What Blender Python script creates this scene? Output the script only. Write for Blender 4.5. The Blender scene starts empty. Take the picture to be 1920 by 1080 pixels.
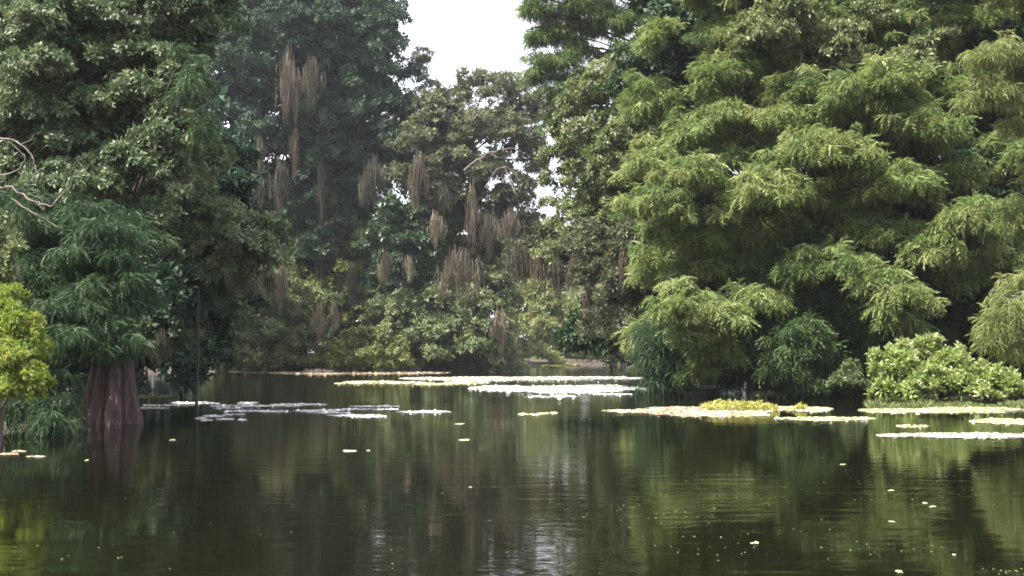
import bpy, math
import numpy as np
from mathutils import Vector

# ------------------------------------------------------------------ camera, sky, sun, exposure
scene = bpy.context.scene
COL = scene.collection
FPX, CAM_H, PITCH = 2059.0, 1.6, math.atan(124 / 2059.0)

cam_data = bpy.data.cameras.new("camera")
cam_data.sensor_width = 36.0
cam_data.lens = 36.0 * FPX / 1920.0
cam_data.clip_start, cam_data.clip_end = 0.1, 6000.0
cam = bpy.data.objects.new("camera", cam_data)
cam.location = (0, 0, CAM_H)
cam.rotation_euler = (math.pi / 2 + PITCH, 0, 0)
COL.objects.link(cam)
scene.camera = cam

SUN_DIR = Vector((-0.46, -0.30, 0.84)).normalized()          # towards the sun
SUN_EL = math.asin(SUN_DIR.z)
SUN_AZ = math.atan2(SUN_DIR.x, SUN_DIR.y)

world = bpy.data.worlds.new("World")
scene.world = world
world.use_nodes = True
wn, wl = world.node_tree.nodes, world.node_tree.links
wn.clear()
w_out = wn.new("ShaderNodeOutputWorld")
w_bg = wn.new("ShaderNodeBackground")
w_sky = wn.new("ShaderNodeTexSky")
w_sky.sky_type = 'NISHITA'
w_sky.sun_disc = False
w_sky.sun_elevation = SUN_EL
w_sky.sun_rotation = SUN_AZ
w_sky.air_density, w_sky.dust_density = 1.0, 3.0
w_co = wn.new("ShaderNodeTexCoord")
w_no = wn.new("ShaderNodeTexNoise")
w_no.inputs['Scale'].default_value = 3.0
w_no.inputs['Detail'].default_value = 6.0
w_rp = wn.new("ShaderNodeValToRGB")
w_rp.color_ramp.elements[0].position, w_rp.color_ramp.elements[0].color = 0.30, (0.55, 0.55, 0.55, 1)
w_rp.color_ramp.elements[1].position, w_rp.color_ramp.elements[1].color = 0.60, (0.95, 0.95, 0.95, 1)
w_mx = wn.new("ShaderNodeMix")
w_mx.data_type = 'RGBA'
w_mx.inputs['B'].default_value = (7.8, 7.8, 8.2, 1)           # thin bright cloud over the blue
wl.new(w_co.outputs['Generated'], w_no.inputs['Vector'])
wl.new(w_no.outputs['Fac'], w_rp.inputs['Fac'])
wl.new(w_rp.outputs['Color'], w_mx.inputs['Factor'])
wl.new(w_sky.outputs['Color'], w_mx.inputs['A'])
wl.new(w_mx.outputs['Result'], w_bg.inputs['Color'])
wl.new(w_bg.outputs['Background'], w_out.inputs['Surface'])
w_bg.inputs['Strength'].default_value = 0.10

sun_data = bpy.data.lights.new("sun", 'SUN')
sun_data.energy = 5.0
sun_data.angle = math.radians(0.6)
sun_data.color = (1.0, 0.94, 0.84)
sun = bpy.data.objects.new("sun", sun_data)
sun.rotation_euler = SUN_DIR.to_track_quat('Z', 'Y').to_euler()
sun.location = (-20, -20, 60)
COL.objects.link(sun)

scene.view_settings.view_transform = 'Standard'
scene.view_settings.look = 'None'
scene.view_settings.exposure = 1.65
scene.view_settings.gamma = 1.0
scene.cycles.max_bounces = 6
scene.cycles.diffuse_bounces = 2
scene.cycles.glossy_bounces = 3
scene.cycles.transmission_bounces = 3
scene.cycles.transparent_max_bounces = 4
scene.cycles.caustics_reflective = False
scene.cycles.caustics_refractive = False
scene.cycles.filter_width = 1.7

RNG = np.random.RandomState(7)
CP, SP = math.cos(PITCH), math.sin(PITCH)


def at(px, py, Y):
    """World point at forward distance Y behind the photograph's pixel (1920 x 1080)."""
    u, v = (px - 960.0) / FPX, (540.0 - py) / FPX
    d = np.array([u, CP - v * SP, SP + v * CP])
    return np.array([0, 0, CAM_H]) + d * (Y / d[1])


def on_water(px, py):
    u, v = (px - 960.0) / FPX, (540.0 - py) / FPX
    d = np.array([u, CP - v * SP, SP + v * CP])
    return np.array([0, 0, CAM_H]) + d * (-CAM_H / d[2])


# ------------------------------------------------------------------ materials
def new_mat(name):
    m = bpy.data.materials.new(name)
    m.use_nodes = True
    n, l = m.node_tree.nodes, m.node_tree.links
    n.clear()
    return m, n, l, n.new("ShaderNodeOutputMaterial")


def ramp_node(n, cols, pos=None):
    r = n.new("ShaderNodeValToRGB")
    e = r.color_ramp.elements
    while len(e) < len(cols):
        e.new(0.5)
    for i, c in enumerate(cols):
        e[i].position = pos[i] if pos else i / (len(cols) - 1)
        e[i].color = (*c, 1)
    return r


def leaf_mat(name, cols, rough=0.5, trans=0.3, spec=0.35):
    m, n, l, out = new_mat(name)
    at_ = n.new("ShaderNodeAttribute")
    at_.attribute_name = "tint"
    r = ramp_node(n, cols)
    p = n.new("ShaderNodeBsdfPrincipled")
    p.inputs['Roughness'].default_value = rough
    p.inputs['Specular IOR Level'].default_value = spec
    t = n.new("ShaderNodeBsdfTranslucent")
    hs = n.new("ShaderNodeHueSaturation")
    hs.inputs['Hue'].default_value = 0.485
    hs.inputs['Saturation'].default_value = 1.1
    hs.inputs['Value'].default_value = 1.25
    mx = n.new("ShaderNodeMixShader")
    mx.inputs[0].default_value = trans
    l.new(at_.outputs['Fac'], r.inputs['Fac'])
    l.new(r.outputs['Color'], p.inputs['Base Color'])
    l.new(r.outputs['Color'], hs.inputs['Color'])
    l.new(hs.outputs['Color'], t.inputs['Color'])
    l.new(p.outputs[0], mx.inputs[1])
    l.new(t.outputs[0], mx.inputs[2])
    l.new(mx.outputs[0], out.inputs['Surface'])
    return m


def bark_mat(name, c0, c1, scale=6.0, stretch=0.15, bump=0.5):
    m, n, l, out = new_mat(name)
    co = n.new("ShaderNodeTexCoord")
    mp = n.new("ShaderNodeMapping")
    mp.inputs['Scale'].default_value = (1, 1, stretch)
    no = n.new("ShaderNodeTexNoise")
    no.inputs['Scale'].default_value = scale
    no.inputs['Detail'].default_value = 8
    no.inputs['Roughness'].default_value = 0.65
    r = ramp_node(n, [c0, c1], [0.3, 0.7])
    p = n.new("ShaderNodeBsdfPrincipled")
    p.inputs['Roughness'].default_value = 0.85
    bp = n.new("ShaderNodeBump")
    bp.inputs['Strength'].default_value = bump
    bp.inputs['Distance'].default_value = 0.05
    l.new(co.outputs['Object'], mp.inputs['Vector'])
    l.new(mp.outputs[0], no.inputs['Vector'])
    l.new(no.outputs['Fac'], r.inputs['Fac'])
    l.new(no.outputs['Fac'], bp.inputs['Height'])
    l.new(bp.outputs[0], p.inputs['Normal'])
    l.new(r.outputs['Color'], p.inputs['Base Color'])
    l.new(p.outputs[0], out.inputs['Surface'])
    return m


M = {
    'cyp_light': leaf_mat("cypress_light_green", [(0.070, 0.120, 0.037), (0.152, 0.212, 0.068), (0.265, 0.292, 0.118)], 0.55, 0.35),
    'cyp_gold': leaf_mat("cypress_yellow_green", [(0.078, 0.120, 0.034), (0.150, 0.188, 0.062), (0.250, 0.262, 0.108)], 0.55, 0.35),
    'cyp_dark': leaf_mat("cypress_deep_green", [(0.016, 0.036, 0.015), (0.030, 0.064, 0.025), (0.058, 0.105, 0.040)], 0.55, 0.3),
    'cyp_mid': leaf_mat("cypress_mid_green", [(0.026, 0.055, 0.020), (0.052, 0.094, 0.032), (0.095, 0.140, 0.048)], 0.55, 0.3),
    'sapling': leaf_mat("sapling_yellow_green", [(0.085, 0.140, 0.020), (0.155, 0.220, 0.036), (0.260, 0.300, 0.075)], 0.5, 0.4),
    'broad_olive': leaf_mat("broadleaf_olive", [(0.036, 0.066, 0.030), (0.080, 0.120, 0.054), (0.165, 0.200, 0.108)], 0.48, 0.25, 0.35),
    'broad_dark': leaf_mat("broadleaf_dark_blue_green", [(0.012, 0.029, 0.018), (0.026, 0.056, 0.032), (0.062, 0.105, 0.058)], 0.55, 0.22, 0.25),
    'broad_brown': leaf_mat("broadleaf_brown_olive", [(0.038, 0.048, 0.024), (0.080, 0.094, 0.046), (0.165, 0.172, 0.092)], 0.45, 0.28, 0.4),
    'broad_pale': leaf_mat("broadleaf_pale_green", [(0.060, 0.085, 0.030), (0.115, 0.150, 0.055), (0.210, 0.235, 0.110)], 0.42, 0.32, 0.45),
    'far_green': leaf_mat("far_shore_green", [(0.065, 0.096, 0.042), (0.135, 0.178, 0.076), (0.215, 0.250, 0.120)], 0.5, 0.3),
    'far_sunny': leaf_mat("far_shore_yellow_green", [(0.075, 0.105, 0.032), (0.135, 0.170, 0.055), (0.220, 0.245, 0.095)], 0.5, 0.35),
    'ivy': leaf_mat("glossy_deep_green", [(0.014, 0.036, 0.016), (0.030, 0.070, 0.028), (0.075, 0.125, 0.052)], 0.32, 0.22, 0.55),
    'shrub': leaf_mat("shrub_bright_green", [(0.110, 0.170, 0.040), (0.220, 0.290, 0.085), (0.360, 0.420, 0.200)], 0.38, 0.35, 0.5),
    'weed': leaf_mat("water_weed_yellow_green", [(0.190, 0.220, 0.040), (0.320, 0.330, 0.080), (0.430, 0.420, 0.160)], 0.45, 0.3, 0.4),
    'mat_glare': leaf_mat("floating_mat_sky_glare", [(0.60, 0.61, 0.60), (0.72, 0.73, 0.72), (0.84, 0.85, 0.84)], 0.25, 0.05, 0.6),  # near-white leaf colour stands in for sky glare on the water
    'mat_cream': leaf_mat("floating_mat_cream", [(0.36, 0.36, 0.20), (0.54, 0.53, 0.32), (0.70, 0.68, 0.48)], 0.35, 0.1, 0.5),
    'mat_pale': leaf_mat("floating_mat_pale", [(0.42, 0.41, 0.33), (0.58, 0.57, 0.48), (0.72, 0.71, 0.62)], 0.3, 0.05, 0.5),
    'mat_sand': leaf_mat("floating_mat_sandy", [(0.30, 0.24, 0.16), (0.45, 0.37, 0.27), (0.58, 0.50, 0.38)], 0.45, 0.08, 0.4),
    'moss_brown': leaf_mat("moss_warm_brown", [(0.062, 0.054, 0.040), (0.125, 0.107, 0.079), (0.210, 0.184, 0.140)], 0.8, 0.35, 0.1),
    'moss_grey': leaf_mat("moss_grey_green", [(0.040, 0.040, 0.030), (0.085, 0.082, 0.060), (0.160, 0.152, 0.115)], 0.8, 0.35, 0.1),
    'moss_tan': leaf_mat("moss_pale_tan", [(0.115, 0.099, 0.068), (0.220, 0.190, 0.135), (0.350, 0.312, 0.240)], 0.8, 0.4, 0.1),
    'bark_grey': bark_mat("bark_grey_brown", (0.030, 0.026, 0.022), (0.095, 0.080, 0.068)),
    'bark_dark': bark_mat("bark_dark_brown", (0.012, 0.010, 0.009), (0.045, 0.036, 0.030)),
    'bark_red': bark_mat("bark_red_brown", (0.006, 0.004, 0.004), (0.105, 0.062, 0.058), 20.0, 0.055, 1.0),
    'bark_pale': bark_mat("bare_wood_pale_grey", (0.080, 0.062, 0.052), (0.250, 0.210, 0.180), 8.0, 1.0, 0.3),
}


# ------------------------------------------------------------------ mesh helpers
def mesh_obj(name, V, F, mat, parent=None, tint=None, smooth=False, origin=None):
    V = np.asarray(V, np.float32)
    F = np.asarray(F, np.int32)
    if origin is not None:
        V = V - np.asarray(origin, np.float32)
    me = bpy.data.meshes.new(name)
    k = F.shape[1]
    me.vertices.add(len(V))
    me.vertices.foreach_set("co", V.ravel())
    me.loops.add(F.size)
    me.loops.foreach_set("vertex_index", F.ravel())
    me.polygons.add(len(F))
    me.polygons.foreach_set("loop_start", np.arange(0, F.size, k, dtype=np.int32))
    me.polygons.foreach_set("loop_total", np.full(len(F), k, np.int32))
    if smooth:
        me.polygons.foreach_set("use_smooth", np.ones(len(F), bool))
    if tint is not None:
        a = me.attributes.new("tint", 'FLOAT', 'POINT')
        a.data.foreach_set("value", np.clip(np.asarray(tint, np.float32), 0, 1))
    me.update(calc_edges=True)
    me.validate()
    me.materials.append(mat)
    o = bpy.data.objects.new(name, me)
    COL.objects.link(o)
    if parent is not None:
        o.parent = parent
    elif origin is not None:
        o.location = origin
    return o


def tag(o, label=None, cat=None, group=None, kind=None):
    for k, v in (("label", label), ("category", cat), ("group", group), ("kind", kind)):
        if v:
            o[k] = v
    return o


def thing(name, loc, label, cat, group=None):
    o = bpy.data.objects.new(name, None)
    o.empty_display_size = 0.3
    o.location = tuple(float(x) for x in loc)
    COL.objects.link(o)
    return tag(o, label, cat, group)


def unit(a):
    return a / np.maximum(np.linalg.norm(a, axis=-1, keepdims=True), 1e-9)


def frames(A, N):
    A = unit(A)
    B = unit(np.cross(N, A))
    return np.stack([A, B, np.cross(A, B)], axis=2)          # columns x, y, z


class Soup:
    """Collects many small faces (triangles) with one tint per element."""
    def __init__(self):
        self.V, self.F, self.T, self.n = [], [], [], 0

    def add(self, tv, tf, pos, R, s, tint):
        N, k = len(pos), len(tv)
        if N == 0:
            return
        v = np.einsum('nij,kj->nki', R, tv) * np.reshape(s, (N, 1, -1)) + pos[:, None, :]
        f = tf[None] + (np.arange(N) * k)[:, None, None] + self.n
        self.V.append(v.reshape(-1, 3))
        self.F.append(f.reshape(-1, 3))
        self.T.append(np.repeat(tint, k))
        self.n += N * k

    def build(self, name, mat, parent=None, origin=None):
        return mesh_obj(name, np.concatenate(self.V), np.concatenate(self.F), mat, parent,
                        np.concatenate(self.T), False, origin)


def tri_count(*soups):
    return sum(len(f) for s in soups for f in s.F)


# leaf templates ------------------------------------------------------------
def t_spray(seed, pairs=6, droop=0.45, llen=0.30, lw=0.085):
    """A feathery cypress spray: drooping leaflets along both sides of a curved stem (x axis)."""
    r = np.random.RandomState(seed)
    V, F = [], []
    ts = np.linspace(0.08, 0.95, pairs)
    for t in ts:
        for sgn in (-1, 1):
            L = llen * (0.55 + 0.75 * math.sin(math.pi * (0.15 + 0.75 * t))) * r.uniform(0.8, 1.2)
            a = math.radians(r.uniform(38, 62))
            p = np.array([t, 0, -droop * t * t])
            d = np.array([math.cos(a), sgn * math.sin(a), -0.35 - r.uniform(0, 0.5)])
            d /= np.linalg.norm(d)
            w = np.array([lw, 0, 0.02])
            b = len(V)
            V += [p - w * 0.6, p + w * 0.6, p + d * L]
            F.append((b, b + 1, b + 2))
    b = len(V)
    V += [np.array([0.85, -0.06, -droop * .72]), np.array([0.85, 0.06, -droop * .72]), np.array([1.2, 0, -droop * 1.6])]
    F.append((b, b + 1, b + 2))
    return np.array(V), np.array(F)


def t_rosette(seed, n=6, width=0.5, cone=(35, 85), droop=0.25):
    """A twig tip with n broad folded leaves around the x axis."""
    r = np.random.RandomState(seed)
    V, F = [], []
    for i in range(n):
        ph = 2 * math.pi * (i + r.uniform(-0.3, 0.3)) / n
        th = math.radians(r.uniform(*cone))
        d = np.array([math.cos(th), math.sin(th) * math.cos(ph), math.sin(th) * math.sin(ph)])
        d[2] -= droop
        d /= np.linalg.norm(d)
        up = np.array([1.0, 0, 0.4]) + r.normal(0, .25, 3)
        s = np.cross(d, up)
        s /= np.linalg.norm(s)
        nn = np.cross(s, d)
        L, w = r.uniform(0.75, 1.15), width * r.uniform(0.8, 1.1)
        p = d * 0.12 + r.normal(0, 0.15, 3)
        b = len(V)
        V += [p, p + d * L * .5 + s * w * .5 + nn * .10, p + d * L - nn * .08, p + d * L * .5 - s * w * .5 + nn * .10]
        F += [(b, b + 1, b + 2), (b, b + 2, b + 3)]
    return np.array(V), np.array(F)


SPRAYS = [t_spray(i, 5, 0.65, 0.40, 0.12) for i in range(3)] + [t_spray(10 + i, 4, 0.9, 0.62, 0.21) for i in range(3)]
FINE = [t_spray(20 + i, 6, 0.65, 0.36, 0.09) for i in range(5)]
WEEP = [t_spray(40 + i, 6, 1.15, 0.24, 0.07) for i in range(4)]
ROSETTES = [t_rosette(i) for i in range(4)]
LONG = [t_rosette(60 + i, 7, 0.34, (25, 75), 0.45) for i in range(4)]
UPRIGHT = [t_rosette(80 + i, 8, 0.42, (20, 70), -0.25) for i in range(4)]
KINDS = {'spray': SPRAYS, 'fine': FINE, 'weep': WEEP, 'rosette': ROSETTES, 'long': LONG, 'upright': UPRIGHT}


def foliage(soup, pads, kind, lr, n_el, size, zmin=0.05, tint0=0.5, up=0.0):
    """pads: (centre xyz, rx, ry, rz, tint shift). Each pad is a dome of leafy lumps, each lump a dome of sprays."""
    tmpl = KINDS[kind]
    lr, n_el = lr * 0.60, n_el * 0.46
    for (C, rx, ry, rz, dt) in pads:
        m = int(max(4, 1.7 * (rx * rz + 0.55 * rx * ry) / (lr * lr)))
        z = RNG.uniform(-0.45, 1, m)
        ph = RNG.uniform(0, 2 * math.pi, m)
        u = np.stack([np.sqrt(1 - z * z) * np.cos(ph), np.sqrt(1 - z * z) * np.sin(ph), z], 1)
        k1, k2 = RNG.uniform(0, 6.28, 2)
        rr = (0.78 + 0.16 * np.sin(3 * ph + k1) + 0.12 * np.sin(5 * ph + k2)) * RNG.uniform(0.55, 1.12, m)
        off = u * rr[:, None] * np.array([rx, ry, rz * 1.2])
        off[:, 2] -= 0.45 * rz * (off[:, 0] / rx) ** 2          # the ends of a bough droop
        th = RNG.normal(0, .28)
        off[:, 0], off[:, 2] = off[:, 0] * math.cos(th) - off[:, 2] * math.sin(th), off[:, 0] * math.sin(th) + off[:, 2] * math.cos(th)
        Lc = C + off + RNG.normal(0, .25, (m, 3)) * lr
        Lr = lr * RNG.uniform(0.55, 1.25, m)
        Lt = RNG.normal(0, 0.19, m)
        n = np.maximum(4, (n_el * (Lr / lr) ** 1.6 * RNG.uniform(0.7, 1.2, m)).astype(int))
        idx = np.repeat(np.arange(m), n)
        N = len(idx)
        z = RNG.uniform(-0.55, 1, N)
        ph = RNG.uniform(0, 2 * math.pi, N)
        v = np.stack([np.sqrt(1 - z * z) * np.cos(ph), np.sqrt(1 - z * z) * np.sin(ph), z], 1)
        pos = Lc[idx] + v * (Lr[idx] * RNG.uniform(0.35, 1.0, N))[:, None] * np.array([1.15, 1.15, 0.75])
        if kind in ('spray', 'fine', 'weep'):
            A = v * np.array([1, 1, 0.25]) + 0.45 * u[idx] * np.array([1, 1, 0.15]) + RNG.normal(0, .72, (N, 3)) + np.array([0, 0, -0.40])
            Nn = np.array([0, 0, 1.0]) + RNG.normal(0, .30, (N, 3))
        else:
            A = v + 0.5 * u[idx] + RNG.normal(0, .35, (N, 3)) + np.array([0, 0, 0.15 + up])
            Nn = np.array([0, 0, 1.0]) + RNG.normal(0, .45, (N, 3))
        s = size * RNG.uniform(0.55, 1.35, N)
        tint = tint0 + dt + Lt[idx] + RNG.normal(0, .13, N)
        ok = pos[:, 2] > zmin + (0.5 * s if kind in ('spray', 'fine', 'weep') else 0.3 * s)
        R = frames(A, Nn)
        which = RNG.randint(0, len(tmpl), N)
        for q, (tv, tf) in enumerate(tmpl):
            w = ok & (which == q)
            soup.add(tv, tf, pos[w], R[w], s[w], tint[w])


class Wood:
    def __init__(self):
        self.V, self.F, self.n = [], [], 0

    def tube(self, pts, radii, sides=7, flute=None):
        pts = np.asarray(pts, float)
        radii = np.asarray(radii, float)
        K = len(pts)
        T = unit(np.gradient(pts, axis=0))
        ref = np.array([0.31, 0.95, 0.05]) if abs(T[0][2]) > 0.6 else np.array([0, 0, 1.0])
        S = unit(np.cross(T, ref))
        U = np.cross(S, T)
        a = np.linspace(0, 2 * math.pi, sides, endpoint=False)
        rr = np.repeat(radii[:, None], sides, 1)
        if flute is not None:
            rr = rr * flute(np.linspace(0, 1, K)[:, None], a[None, :])
        ring = pts[:, None] + rr[..., None] * (np.cos(a)[None, :, None] * S[:, None] + np.sin(a)[None, :, None] * U[:, None])
        V = ring.reshape(-1, 3)
        i = np.arange(K - 1)[:, None] * sides
        j = np.arange(sides)[None]
        j2 = (j + 1) % sides
        q = np.stack([i + j, i + j2, i + sides + j2, i + sides + j], -1).reshape(-1, 4)
        self.V.append(V)
        self.F.append(np.concatenate([q[:, [0, 1, 2]], q[:, [0, 2, 3]]]) + self.n)
        self.n += len(V)
        # cap
        c = len(V)
        self.V.append(pts[-1:][:])
        cap = np.stack([np.arange(sides) + (K - 1) * sides, (np.arange(sides) + 1) % sides + (K - 1) * sides, np.full(sides, c)], -1)
        self.F.append(cap + self.n - c)
        self.n += 1

    def build(self, name, mat, parent=None, origin=None):
        return mesh_obj(name, np.concatenate(self.V), np.concatenate(self.F), mat, parent, None, True, origin)


def curve(a, b, bow, n=7, wob=0.05):
    """A bent path from a to b, bowed by the vector bow, with a little wobble."""
    a, b = np.asarray(a, float), np.asarray(b, float)
    t = np.linspace(0, 1, n)[:, None]
    p = a * (1 - t) + b * t + np.asarray(bow) * (4 * t * (1 - t))
    L = np.linalg.norm(b - a)
    w = RNG.normal(0, wob * L, (n, 3)) * (t * (1 - t) * 2)
    return p + w


def pads_px(lst, dt=0.0, depth=0.85):
    """(px, py, half width px, half height px, Y[, tint]) -> pads in metres."""
    out = []
    for p in lst:
        px, py, hw, hh, Y = p[:5]
        out.append((at(px, py, Y), hw * Y / FPX, max(hw * depth, hh) * Y / FPX, hh * Y / FPX, dt + (p[5] if len(p) > 5 else 0)))
    return out


def fill_px(x0, x1, y0, y1, n, hw, hh, Y0, Y1, test=None, tries=30):
    """n pads spread evenly over a window of the picture, at distances Y0..Y1."""
    pts, out = [], []
    for _ in range(n):
        best, bd = None, -1
        for _ in range(tries):
            c = np.array([RNG.uniform(x0, x1), RNG.uniform(y0, y1)])
            if test and not test(*c):
                continue
            d = min([np.hypot(*(c - q)) for q in pts], default=1e9)
            if d > bd:
                best, bd = c, d
        if best is None:
            continue
        pts.append(best)
        k = RNG.uniform(0.75, 1.3)
        out.append((best[0], best[1], hw * k, hh * k * RNG.uniform(0.8, 1.2), RNG.uniform(Y0, Y1), RNG.normal(0, .08)))
    return out


def tree(name, label, cat, base, top, r, pads, kind, leafm, barkm, lr, n_el, size, group=None, buttress=1.6,
         tint0=0.5, limbs=True, zmin=0.05, base_z=-0.5, lean=None, up=0.0, extra=None, stems=None):
    """base = (px, Y) of the trunk's foot, top = py of the trunk's top; pads in picture units."""
    px, Y = base
    foot = at(px, 664, Y)
    foot[2] = 0.0
    ztop = at(px, top, Y)[2]
    root = thing(name, foot, label, cat, group)
    O = np.array(root.location)
    w = Wood()
    n = 12
    t = np.linspace(0, 1, n)
    path = np.stack([np.full(n, foot[0]), np.full(n, foot[1]), base_z + (ztop - base_z) * t], 1)
    ln = np.array(lean if lean is not None else RNG.normal(0, .03 * ztop, 2))
    path[:, 0] += ln[0] * t * t + RNG.normal(0, 0.015 * ztop, n) * t
    path[:, 1] += ln[1] * t * t + RNG.normal(0, 0.015 * ztop, n) * t
    rad = r * (1 - 0.75 * t) * (1 + (buttress - 1) * np.exp(-t * 12))
    w.tube(path, rad, 12)
    P = pads_px(pads)
    if limbs:
        for (C, rx, ry, rz, dt) in P:
            hd = math.hypot(C[0] - foot[0], C[1] - foot[1])
            z0 = np.clip(C[2] - 0.35 * hd, 0.12 * ztop, 0.95 * ztop)
            k = np.interp(z0, path[:, 2], np.arange(n))
            i = int(min(n - 2, k))
            s = path[i] + (path[i + 1] - path[i]) * (k - i)
            L = np.linalg.norm(C - s)
            rr = min(0.5 * r, 0.0075 * L + 0.018)
            w.tube(curve(s, C, (0, 0, 0.07 * L), 7, 0.03), np.linspace(rr, rr * .3, 7), 6)
            for _ in range(3):                                 # forks inside the leaves
                e = C + RNG.uniform(-.8, .8, 3) * np.array([rx, ry, rz])
                q = s + (C - s) * RNG.uniform(.6, .9) + np.array([0, 0, 0.05 * L])
                w.tube(curve(q, e, (0, 0, .05 * L), 5, .04), np.linspace(rr * .4, rr * .15, 5), 5)
    if stems:
        for args in stems:
            w.tube(*args)
    w.build('trunk', M[barkm], root, O)
    s = Soup()
    foliage(s, P, kind, lr, n_el, size, zmin, tint0, up)
    if extra:
        extra(s, P)
    s.build('crown', M[leafm], root, O)
    return root, O


# ------------------------------------------------------------------ the setting: water and ground
def left_bank(y):                                              # x of the left waterline at distance y
    return np.interp(y, [-50, 0, 15, 25, 40, 70, 95, 104], [-9, -8, -8.3, -9.6, -15.5, -26, -34, -36])


def right_bank(y):
    return np.interp(y, [-50, 0, 20, 33, 36, 48, 49, 62, 110, 165], [15, 15, 16, 15.5, 14.5, 14.0, 17, 21, 36, 42])


gx = np.unique(np.concatenate([np.linspace(-2500, -80, 14), np.linspace(-80, 80, 161), np.linspace(80, 2500, 14)]))
gy = np.unique(np.concatenate([np.linspace(-400, -10, 8), np.linspace(-10, 240, 226), np.linspace(240, 4000, 14)]))
X, Yg = np.meshgrid(gx, gy)
d_left, d_right = left_bank(Yg) - X, X - right_bank(Yg)
far_y = np.interp(X, [-80, -36, -3, 1, 3, 60], [96, 101, 104, 110, 158, 164])
d = np.maximum(np.maximum(d_left, d_right), (Yg - far_y) * 0.8)
nz = np.sin(X * 0.9 + 1.3 * np.sin(Yg * .5)) * .12 + np.sin(Yg * 1.3 + X * .4) * .08
H = np.clip(-0.25 + d * 0.20, -1.2, 0.45) + np.where(d > -1.5, nz * .5, 0) + np.clip((d - 8) * .01, 0, 0.6)
nx, ny = len(gx), len(gy)
ii, jj = np.meshgrid(np.arange(ny - 1), np.arange(nx - 1), indexing='ij')
q = np.stack([ii * nx + jj, ii * nx + jj + 1, (ii + 1) * nx + jj + 1, (ii + 1) * nx + jj], -1).reshape(-1, 4)
m, n, l, out = new_mat("muddy_bank")
co = n.new("ShaderNodeTexCoord")
no = n.new("ShaderNodeTexNoise")
no.inputs['Scale'].default_value = 1.5
no.inputs['Detail'].default_value = 8
rp = ramp_node(n, [(0.016, 0.012, 0.009), (0.055, 0.040, 0.028), (0.045, 0.055, 0.020)], [0.3, 0.55, 0.75])
p = n.new("ShaderNodeBsdfPrincipled")
p.inputs['Roughness'].default_value = 0.8
l.new(co.outputs['Object'], no.inputs['Vector'])
l.new(no.outputs['Fac'], rp.inputs['Fac'])
l.new(rp.outputs['Color'], p.inputs['Base Color'])
l.new(p.outputs[0], out.inputs['Surface'])
tag(mesh_obj("ground", np.stack([X, Yg, H], -1).reshape(-1, 3), q, m, smooth=True), kind='structure')

m, n, l, out = new_mat("dark_river_water")
co = n.new("ShaderNodeTexCoord")


def wave(scale, sx, sy, detail, rough, dist=0.0):
    mp = n.new("ShaderNodeMapping")
    mp.inputs['Scale'].default_value = (sx, sy, 1)
    t = n.new("ShaderNodeTexNoise")
    t.inputs['Scale'].default_value = scale
    t.inputs['Detail'].default_value = detail
    t.inputs['Roughness'].default_value = rough
    t.inputs['Distortion'].default_value = dist
    l.new(co.outputs['Object'], mp.inputs['Vector'])
    l.new(mp.outputs[0], t.inputs['Vector'])
    return t


p = n.new("ShaderNodeBsdfPrincipled")
p.inputs['Base Color'].default_value = (0.0042, 0.0046, 0.0020, 1)
p.inputs['Roughness'].default_value = 0.03
p.inputs['IOR'].default_value = 1.33
w1 = wave(1.0, 0.9, 3.2, 3, 0.5, 0.4)                          # small ripples, crests across the view
w2 = wave(1.0, 3.0, 11.0, 2, 0.5, 0.2)                         # finer ones
w3 = wave(1.0, 0.10, 0.22, 2, 0.5)                             # where the breeze touches the water
b1, b2 = n.new("ShaderNodeBump"), n.new("ShaderNodeBump")
b1.inputs['Distance'].default_value = 0.0085
b2.inputs['Distance'].default_value = 0.0016
rp = n.new("ShaderNodeMapRange")
rp.inputs['From Min'].default_value, rp.inputs['From Max'].default_value = 0.38, 0.68
rp.inputs['To Min'].default_value, rp.inputs['To Max'].default_value = 0.25, 1.0
l.new(w3.outputs['Fac'], rp.inputs['Value'])
l.new(rp.outputs[0], b1.inputs['Strength'])
l.new(rp.outputs[0], b2.inputs['Strength'])
l.new(w1.outputs['Fac'], b1.inputs['Height'])
l.new(w2.outputs['Fac'], b2.inputs['Height'])
l.new(b1.outputs[0], b2.inputs['Normal'])
l.new(b2.outputs[0], p.inputs['Normal'])
l.new(p.outputs[0], out.inputs['Surface'])
wx, wy = [-90, 90], [-40, 260]
tag(mesh_obj("water", [(wx[0], wy[0], 0), (wx[1], wy[0], 0), (wx[1], wy[1], 0), (wx[0], wy[1], 0)], [(0, 1, 2, 3)], m), kind='structure')

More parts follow.
